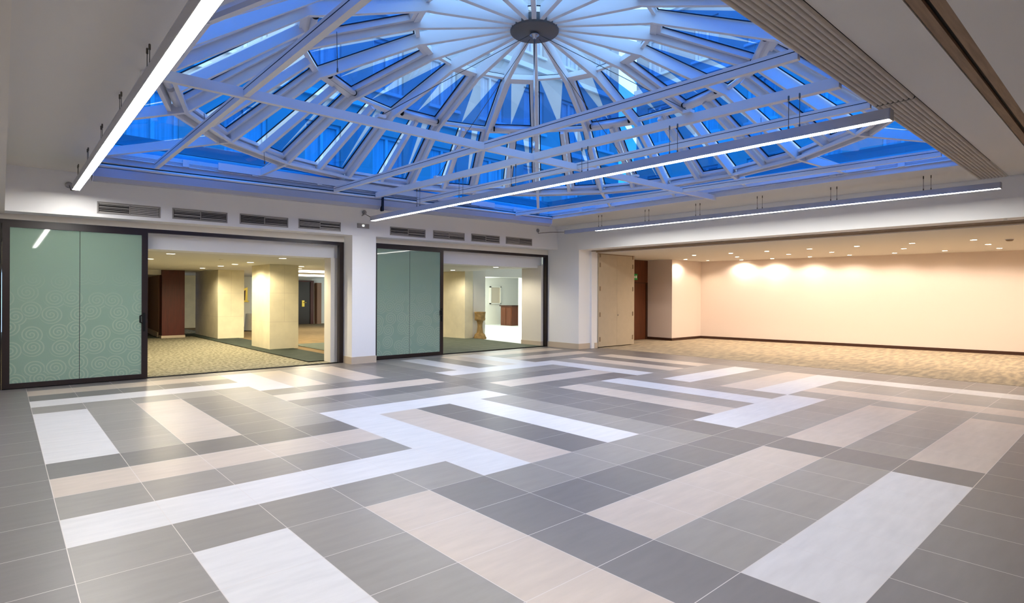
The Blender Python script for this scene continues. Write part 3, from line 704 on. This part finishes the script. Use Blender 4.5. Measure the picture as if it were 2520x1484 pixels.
# ------------------------------------------------------------------ alcove spotlights
def downlight(x, y, z, label, group, glow, r, watts, col, cone, blend=0.5):
    t = thing('downlight', (x, y, z), label, 'downlight', group)
    mb = MB(); mb.lathe([(r, 0.001), (r + 0.018, -0.004), (r + 0.016, 0.004)], (x, y, z), 20); mb.build('trim_ring', M_alu, t)
    mb = MB(); mb.lathe([(0, -0.001), (r, -0.001), (r, 0.003), (0, 0.003)], (x, y, z), 20); mb.build('bulb', glow, t)
    l = bpy.data.lights.new('downlight_beam', 'SPOT'); l.energy = watts; l.color = col; l.spot_size = math.radians(cone); l.spot_blend = blend; l.shadow_soft_size = r
    lo = bpy.data.objects.new('downlight_beam', l); C.objects.link(lo); lo.parent = t; lo.location = (0, 0, -0.02)
    return t
rows = {'beam': (16.9, [9.96, 8.70, 7.58, 6.38, 5.19, 3.96, 2.75, 1.5, 0.2]), 'middle': (18.6, [11.31, 9.35, 7.65, 6.39, 4.55, 2.74, 1.2, -0.4]), 'wall': (20.25, [10.02, 8.89, 7.63, 6.43, 5.19, 3.95, 2.74, 1.4, 0.1])}
nth = ['first', 'second', 'third', 'fourth', 'fifth', 'sixth', 'seventh', 'eighth', 'ninth']
for rn, (x, ys) in rows.items():
    for k, y in enumerate(ys):
        place = {'beam': 'the row nearest the white beam', 'middle': 'the middle row', 'wall': 'the row nearest the back wall'}[rn]
        downlight(x, y, 2.983, '%s warm alcove spotlight from the folding partition in %s' % (nth[k], place), 'alcove spotlights', M_warmglow, 0.06, 52, (1.0, 0.83, 0.69), 156)
downlight(19.75, 11.07, 2.983, 'small dimmer spotlight near the jutting wall corner of the alcove', 'alcove spotlights', M_lobbyglow, 0.05, 20, (1, .85, .6), 120)
# smoke detector on the alcove ceiling
t = thing('smoke_detector', (17.27, 2.16, 2.985), 'small round detector on alcove ceiling right of the spotlights', 'detector')
mb = MB(); mb.lathe([(0.075, 0.0), (0.075, -0.02), (0.05, -0.045), (0, -0.05)], (17.27, 2.16, 2.985), 20); mb.build('body', M_parthead, t)
mb = MB(); mb.lathe([(0.09, 0.0), (0.09, -0.01), (0.075, -0.012)], (17.27, 2.16, 2.985), 20); mb.build('base', M_alu, t)
t = thing('ceiling_sensor', (13.3, 1.72, 3.03), 'tiny glowing sensor under the white beam at far right', 'sensor')
mb = MB(); mb.lathe([(0.028, 0.006), (0.028, -0.008), (0, -0.012)], (13.3, 1.72, 3.035), 16); mb.build('lens', M_signwhite, t)

# ------------------------------------------------------------------ lobby behind the doors
ZL = 2.54
mb = MB(); mb.box(-1, 13.2, 13.3, 13.9, ZL, 3.3)
struct('wall_lintel', mb, M_white, 'white lintel beam just behind the sliding doors', 'beam')
mb = MB(); mb.box(-1, 13.0, 13.9, 33, ZL, 2.7)
struct('ceiling_lobby', mb, M_ceil, 'low lobby ceiling behind the sliding doors', 'ceiling')
mb = MB(); mb.box(5.95, 6.8, 13.26, 13.62, 0, ZL)
struct('wall_2', mb, M_header, 'cream pier end just behind the left sliding door', 'pier')
mb = MB(); mb.box(13.0, 13.3, 13.13, 14.05, 0, 2.62)
struct('wall_3', mb, M_header, 'cream wall end behind the right sliding door', 'wall')
mb = MB(); mb.box(12.985, 13.3, 13.125, 14.06, 0, 0.16)
struct('baseboard_3', mb, M_skirt, 'beige skirting on cream wall end behind the right door', 'baseboard')
for nm, bx, lb in (('column_1', (5.9, 6.75, 17.33, 18.95), 'nearer cream stone column in the lobby'), ('column_2', (5.88, 6.78, 22.68, 24.2), 'farther cream stone column in the lobby'), ('column_3', (5.90, 6.78, 24.26, 26.0), 'cream stone block directly behind the farther lobby column')):
    a, b, c, d_ = bx
    mb = MB(); mb.box(a, b, c, d_, 0, ZL)
    o = struct(nm, mb, M_stone, lb, 'column')
    mb = MB()
    for z in (0.82, 1.68):
        mb.box(a - 0.001, b + 0.001, c - 0.001, d_ + 0.001, z, z + 0.006)
    mb.box((a + b) / 2 - 0.002, (a + b) / 2 + 0.003, c - 0.001, c + 0.01, 0.82, 2.5)
    mb.build('stone_joint', M_skirt, o)
mb = MB(); mb.box(4.43, 5.18, 24.45, 24.9, 0.09, ZL)
tag(mb.build('wood_panel', M_redwood), 'tall dark mahogany panel left of the lobby columns', 'panel', None, 'structure')
mb = MB(); mb.box(4.41, 5.2, 24.43, 24.92, 0, 0.09)
struct('baseboard_wood', mb, M_skirt, 'pale plinth under the mahogany panel', 'baseboard')
mb = MB(); mb.hexa([(4.4, 24.9, 0), (4.7, 24.9, 0), (4.9, 28.5, 0), (4.66, 28.5, 0)], [(4.4, 24.9, 2.4), (4.7, 24.9, 2.4), (4.9, 28.5, 2.4), (4.66, 28.5, 2.4)])
struct('wall_mauve', mb, M_mauve, 'mauve side wall behind the mahogany panel', 'wall')
mb = MB(); mb.hexa([(4.36, 24.9, 0), (4.42, 24.9, 0), (4.68, 28.45, 0), (4.62, 28.45, 0)], [(4.36, 24.9, 0.2), (4.42, 24.9, 0.2), (4.68, 28.45, 0.2), (4.62, 28.45, 0.2)])
struct('baseboard_mauve', mb, M_skirt, 'pale skirting along the mauve side wall', 'baseboard')
mb = MB(); mb.box(0, 5.2, 28.5, 28.7, 0, ZL)
struct('wall_rearlobby', mb, M_mauve, 'mauve rear wall at the left of the lobby', 'wall')
mb = MB(); mb.box(0, 4.6, 24.6, 28.5, 2.36, ZL)
struct('ceiling_drop', mb, M_ceil, 'lower white ceiling step left of the mahogany panel', 'ceiling')
mb = MB(); mb.box(5.0, 9.5, 30.9, 31.1, 0, ZL)
struct('wall_beige', mb, M_stone, 'cream rear wall between mahogany panel and stone columns', 'wall')
mb = MB(); mb.box(9.5, 14.5, 31.3, 31.5, 0, ZL + 0.3)
struct('wall_far', mb, M_header, 'cream far wall around the dark lobby door', 'wall')
mb = MB(); mb.box(13.1, 13.35, 30.95, 31.3, 0, 2.3)
struct('trim_far', mb, M_mauve, 'brown post right of the dark lobby door', 'trim')
d = thing('door_4', (12.4, 31.2, 0), 'dark lobby door with a brass lock plate', 'door', None, 'structure')
mb = MB(); mb.box(11.9, 12.95, 31.18, 31.28, 0, 2.35); mb.build('door_leaf', M_dkdoor, d)
mb = MB(); mb.box(12.80, 12.98, 31.12, 31.3, 0, 2.42); mb.box(11.8, 11.9, 31.12, 31.3, 0, 2.42); mb.box(11.9, 12.8, 31.12, 31.3, 2.35, 2.42); mb.build('door_frame', M_redwood, d)
mb = MB(); mb.box(12.33, 12.47, 31.15, 31.18, 0.98, 1.32); mb.tube([(12.42, 31.14, 1.2), (12.42, 31.10, 1.2), (12.56, 31.09, 1.2)], 0.02, 8); mb.build('handle', M_gold, d)
mb = MB(); mb.box(-1, -0.8, 13.3, 33, 0, ZL)
struct('wall_lobbyside', mb, M_header, 'cream side wall of the lobby', 'wall')
# back room glimpsed between the columns
mb = MB(); mb.box(8.6, 9.4, 30.4, 30.9, 0, ZL)
struct('wall_bright', mb, M_linen, 'bright white wall glimpsed between the two stone columns', 'wall')
d = thing('wall_art', (8.1, 30.3, 1.8), 'brown and gold sculpted picture glimpsed between the stone columns', 'picture')
mb = MB(); mb.box(7.95, 9.3, 30.36, 30.41, 1.25, 1.32); mb.hexa([(7.95, 30.38, 1.32), (9.25, 30.38, 1.32), (9.25, 30.38, 2.0), (8.3, 30.38, 1.6)], [(7.95, 30.40, 1.32), (9.25, 30.40, 1.32), (9.25, 30.40, 2.0), (8.3, 30.40, 1.6)]); mb.build('canvas', M_gold, d)
mb = MB()
for k in range(7):
    a = 8.0 + 0.17 * k; mb.hexa([(a, 30.34, 1.34), (a + 0.1, 30.34, 1.34), (a + 0.13, 30.34, 1.5 + 0.06 * k), (a + 0.05, 30.34, 1.45 + 0.06 * k)], [(a, 30.38, 1.34), (a + 0.1, 30.38, 1.34), (a + 0.13, 30.38, 1.5 + 0.06 * k), (a + 0.05, 30.38, 1.45 + 0.06 * k)])
mb.build('relief', M_redwood, d)
d = thing('draped_table', (8.55, 27.2, 0), 'table under a white cloth half hidden behind nearer stone column', 'table')
mb = MB(); mb.lathe([(0, 0.78), (0.55, 0.78), (0.57, 0.75), (0.60, 0.4), (0.64, 0.04)], (8.7, 26.9, 0), 24); mb.build('tablecloth', M_linen, d)
mb = MB(); mb.lathe([(0, 0.70), (0.5, 0.70), (0.5, 0.74), (0, 0.74)], (8.7, 26.9, 0), 24); mb.build('table_top', M_redwood, d)
mb = MB(); mb.lathe([(0, 0), (0.3, 0), (0.3, 0.04), (0.05, 0.08), (0.05, 0.70), (0, 0.70)], (8.7, 26.9, 0), 16); mb.build('base', M_dkdoor, d)

# right-hand lobby seen through the second door
mb = MB(); mb.hexa([(12.62, 18.9, 0), (12.92, 17.1, 0), (13.3, 17.1, 0), (13.0, 18.9, 0)], [(12.62, 18.9, 2.6), (12.92, 17.1, 2.6), (13.3, 17.1, 2.6), (13.0, 18.9, 2.6)])
struct('wall_stone', mb, M_stone, 'cream stone wall slab lit by a spotlight left of the font', 'wall')
mb = MB(); mb.box(12.97, 13.92, 17.12, 17.4, 0, 3.0); mb.box(25.8, 26, 13.6, 25, 0, 3.2)  # second box: unseen wall added to keep blue sky light out of the hall
struct('wall_pale', mb, M_header, 'pale greenish wall directly behind the stone font, with an unseen wall added against sky light', 'wall')
f = thing('stone_font', (13.45, 16.85, 0), 'carved brown stone font on a pedestal before the pale wall', 'font')
mb = MB(); mb.lathe([(0, 0), (0.24, 0), (0.25, 0.05), (0.22, 0.10), (0.205, 0.16), (0.16, 0.20), (0.125, 0.24)], (13.45, 16.85, 0), 8); mb.build('base', M_font, f)
mb = MB(); mb.lathe([(0.125, 0.24), (0.115, 0.30), (0.095, 0.45), (0.10, 0.58), (0.12, 0.64), (0.125, 0.68)], (13.45, 16.85, 0), 20); mb.build('shaft', M_font, f)
mb = MB(); mb.lathe([(0.125, 0.68), (0.19, 0.70), (0.205, 0.76), (0.195, 0.82), (0.205, 0.95), (0.215, 1.0), (0.21, 1.02), (0.165, 1.02), (0.13, 0.92), (0, 0.88)], (13.45, 16.85, 0), 24); mb.build('bowl', M_font, f)
mb = MB(); mb.box(19.3, 26, 24.9, 25.1, 0, 3.4)
struct('wall_hall', mb, M_header, 'pale rear wall of the bright hall', 'wall')
mb = MB(); mb.box(19.2, 19.45, 13.3, 21.0, 0, 3.4)
struct('wall_hallside', mb, M_header, 'white wall end at the right of the bright hall', 'wall')
mb = MB(); mb.box(13.2, 26, 13.6, 33, 3.0, 3.2); mb.box(13.9, 19.25, 17.5, 17.7, 2.38, 3.0)
struct('ceiling_hall', mb, M_ceil, 'hall ceiling beyond the stone font', 'ceiling')
mb = MB(); mb.box(13.95, 20.2, 18.2, 24.6, 2.62, 2.66)
tag(mb.build('light_cove', M_coolcove), 'glowing white ceiling cove in the hall behind the font', 'ceiling light', None)
n_ = thing('wall_niche', (21.0, 24.88, 1.5), 'small square niche in the pale hall wall', 'niche', None, 'structure')
mb = MB(); a, b, c, e = 20.55, 21.35, 1.15, 2.15
mb.box(a, a + 0.06, 24.8, 24.9, c, e); mb.box(b - 0.06, b, 24.8, 24.9, c, e); mb.box(a, b, 24.8, 24.9, c, c + 0.06); mb.box(a, b, 24.8, 24.9, e - 0.06, e); mb.build('niche_frame', M_header, n_)
mb = MB(); mb.box(a + 0.06, b - 0.06, 24.87, 24.9, c + 0.06, e - 0.06); mb.build('niche_back', M_skirt, n_)
c_ = thing('cabinet', (21.2, 23.4, 0), 'dark brown wooden cabinet in the bright hall', 'cabinet')
mb = MB(); mb.box(20.5, 21.4, 22.95, 23.85, 0.0, 1.05); mb.build('body', M_wood, c_)
mb = MB(); mb.box(20.44, 21.45, 22.9, 23.9, 1.05, 1.10); mb.build('top', M_darkbase, c_)
mb = MB(); mb.box(20.48, 20.5, 23.0, 23.38, 0.06, 0.98); mb.build('door', M_wood, c_)
mb = MB(); mb.box(20.48, 20.5, 23.42, 23.8, 0.06, 0.98); mb.build('door', M_wood, c_)

lob = [(2.99, 15.52, 'lobby ceiling light just right of the door leaf, nearer one'), (3.0, 18.18, 'lobby ceiling light at the door leaf edge, farther one'), (5.5, 23.24, 'lobby ceiling light left of the farther stone column'),
       (5.53, 21.02, 'lobby ceiling light in front of the farther stone column'), (5.53, 17.92, 'lobby ceiling light at the left of the nearer stone column'), (5.52, 19.4, 'lobby ceiling light behind the one beside the nearer column'),
       (5.54, 15.31, 'lobby ceiling light in front of the nearer stone column'), (7.61, 19.29, 'lobby ceiling light just right of the nearer column, nearer one'), (8.19, 20.95, 'lobby ceiling light just right of the nearer column, farther one'),
       (12.83, 17.75, 'lobby ceiling light shining on the stone slab behind the right door'), (12.5, 14.81, 'lobby ceiling light right of the stone slab')]
for x, y, lb in lob:
    sx = (ZL - H) / (2.6 - H)
    downlight(x * sx, y * sx, ZL - 0.002, lb, 'lobby ceiling lights', M_lobbyglow, 0.085, 150 if x < 9 else 85, (1.0, 0.87, 0.60) if x < 9 else (1.0, 0.92, 0.74), 165)
t = tag(MB().lathe([(0, 0), (0.05, 0), (0.05, 0.01), (0, 0.01)], (4.2, 15.9, ZL - 0.008), 16).build('ceiling_speaker', M_linen), 'tiny pale disc on the lobby ceiling between the lights', 'speaker')
for k, (x0_, x1_, y0_, y1_) in enumerate(((8.2, 11.6, 20.6, 22.4), (9.2, 12.0, 25.0, 27.0))):
    mb = MB(); mb.box(x0_, x1_, y0_, y1_, ZL - 0.02, ZL - 0.004)
    tag(mb.build('light_cove', M_coveglow), ('nearer' if k == 0 else 'farther') + ' glowing ceiling panel right of the stone columns', 'ceiling light', 'glowing lobby ceiling panels')
def area(x, y, z, w, d_, watts, col):
    l = bpy.data.lights.new('cove_light', 'AREA'); l.shape = 'RECTANGLE'; l.size = w; l.size_y = d_; l.energy = watts; l.color = col
    o = bpy.data.objects.new('cove_light', l); C.objects.link(o); o.location = (x, y, z)
area(16.5, 21, 2.6, 5, 5, 210, (0.92, 1.0, 0.92))

# ------------------------------------------------------------------ roof terrace and the buildings round the courtyard
mb = MB()
mb.box(-12, OX0 - 0.1, -10, 34, 4.12, 4.3); mb.box(OX1 + 0.1, 30, -10, 34, 4.12, 4.3)
mb.box(OX0 - 0.1, OX1 + 0.1, OY1 + 0.1, 34, 4.12, 4.3); mb.box(OX0 - 0.1, OX1 + 0.1, -10, OY0 - 0.2, 4.12, 4.3)
struct('roof', mb, M_roof, 'flat roof round the glass dome', 'roof')
def facade(name, origin, u, width, floors, sp, label, z0=4.3, depth=3.0, fh=3.2, zshift=0.0):
    """a stuccoed block: wall with window openings, cornices, framed windows with curtains"""
    u = Vector(u).normalized(); n = Vector((u.y, -u.x, 0)); o = Vector(origin)
    b = thing(name, o + u * width / 2, label, 'building')
    P = lambda a, d_, z: o + u * a + n * d_ + Vector((0, 0, z))
    def bx(mb, a0, a1, d0, d1, za, zb):
        mb.hexa([P(a0, d0, za), P(a1, d0, za), P(a1, d1, za), P(a0, d1, za)], [P(a0, d0, zb), P(a1, d0, zb), P(a1, d1, zb), P(a0, d1, zb)])
    nw = int(width / sp); ww, wh = 1.15, 1.75; mb = MB()
    H_ = floors * fh
    bx(mb, 0, width, -depth, -0.25, z0, z0 + H_ + 0.6)
    xs = [(k + 0.5) * width / nw for k in range(nw)]
    for fl in range(floors):
        zb = z0 + fl * fh + 0.9 + zshift
        bx(mb, 0, width, -0.25, 0, z0 + fl * fh if fl == 0 else zb - fh + wh, zb)
        e = 0
        for x in xs:
            bx(mb, e, x - ww / 2, -0.25, 0, zb, zb + wh); e = x + ww / 2
        bx(mb, e, width, -0.25, 0, zb, zb + wh)
    bx(mb, 0, width, -0.25, 0, zb + wh, z0 + H_ + 0.6)
    mb.build('wall', M_stucco, b)
    for fl in range(floors):
        zb = z0 + fl * fh + 0.9 + zshift
        mb = MB(); bx(mb, -0.05, width + 0.05, -0.02, 0.14, zb + wh + 0.75, zb + wh + 0.95); mb.build('cornice', M_winframe, b)
        for x in xs:
            mb = MB(); t_ = 0.09
            bx(mb, x - ww / 2, x + ww / 2, -0.2, -0.12, zb, zb + t_); bx(mb, x - ww / 2, x + ww / 2, -0.2, -0.12, zb + wh - t_, zb + wh)
            for a0 in (x - ww / 2, x - t_ / 2, x + ww / 2 - t_): bx(mb, a0, a0 + t_, -0.2, -0.12, zb + t_, zb + wh - t_)
            bx(mb, x - ww / 2 - 0.1, x + ww / 2 + 0.1, -0.02, 0.10, zb - 0.1, zb)
            wf = mb.build('window', M_winframe, b)
            mb = MB(); bx(mb, x - ww / 2 + 0.02, x + ww / 2 - 0.02, -0.245, -0.22, zb, zb + wh); mb.build('curtain', M_curt, wf)
    mb = MB(); bx(mb, -0.1, width + 0.1, -depth, 0.25, z0 + H_ + 0.6, z0 + H_ + 0.85); mb.build('roof', M_winframe, b)
    return b
facade('courtyard_building', (-5, 17.0, 0), (1, 0, 0), 27, 3, 2.25, 'pale courtyard building with curtained windows beyond the far dome edge')
facade('courtyard_building', (22.6, 16.4, 0), (0, -1, 0), 24, 3, 2.4, 'pale courtyard building with curtained windows beyond the right dome edge', depth=2.5, zshift=0.3)
facade('courtyard_building', (-5.5, -7, 0), (0, 1, 0), 24, 2, 2.4, 'lower courtyard building beyond the left dome edge', depth=2.5)

# ------------------------------------------------------------------ dusk sky
w = bpy.data.worlds.new('dusk_sky'); sc.world = w; w.use_nodes = True
nt = w.node_tree; nt.nodes.clear(); N = nt.nodes.new; L = nt.links.new
tc = N('ShaderNodeTexCoord'); sp = N('ShaderNodeSeparateXYZ'); L(tc.outputs['Generated'], sp.inputs[0])
cr = N('ShaderNodeValToRGB'); L(sp.outputs['Z'], cr.inputs['Fac'])
cr.color_ramp.elements[0].color = (0.34, 0.60, 1.0, 1); cr.color_ramp.elements[1].color = (0.38, 0.63, 1.0, 1)
bg = N('ShaderNodeBackground'); bg.inputs['Strength'].default_value = 2.2; L(cr.outputs[0], bg.inputs['Color'])
o = N('ShaderNodeOutputWorld'); L(bg.outputs[0], o.inputs['Surface'])

# ------------------------------------------------------------------ view
vs = sc.view_settings; vs.view_transform = 'Standard'; vs.look = 'None'; vs.exposure = 0.75; vs.gamma = 1.0; vs.use_curve_mapping = False
cy = sc.cycles
cy.max_bounces = 7; cy.diffuse_bounces = 4; cy.glossy_bounces = 3; cy.transparent_max_bounces = 16; cy.transmission_bounces = 4
cy.sample_clamp_indirect = 4.0; cy.caustics_reflective = False; cy.caustics_refractive = False
cy.use_denoising = True
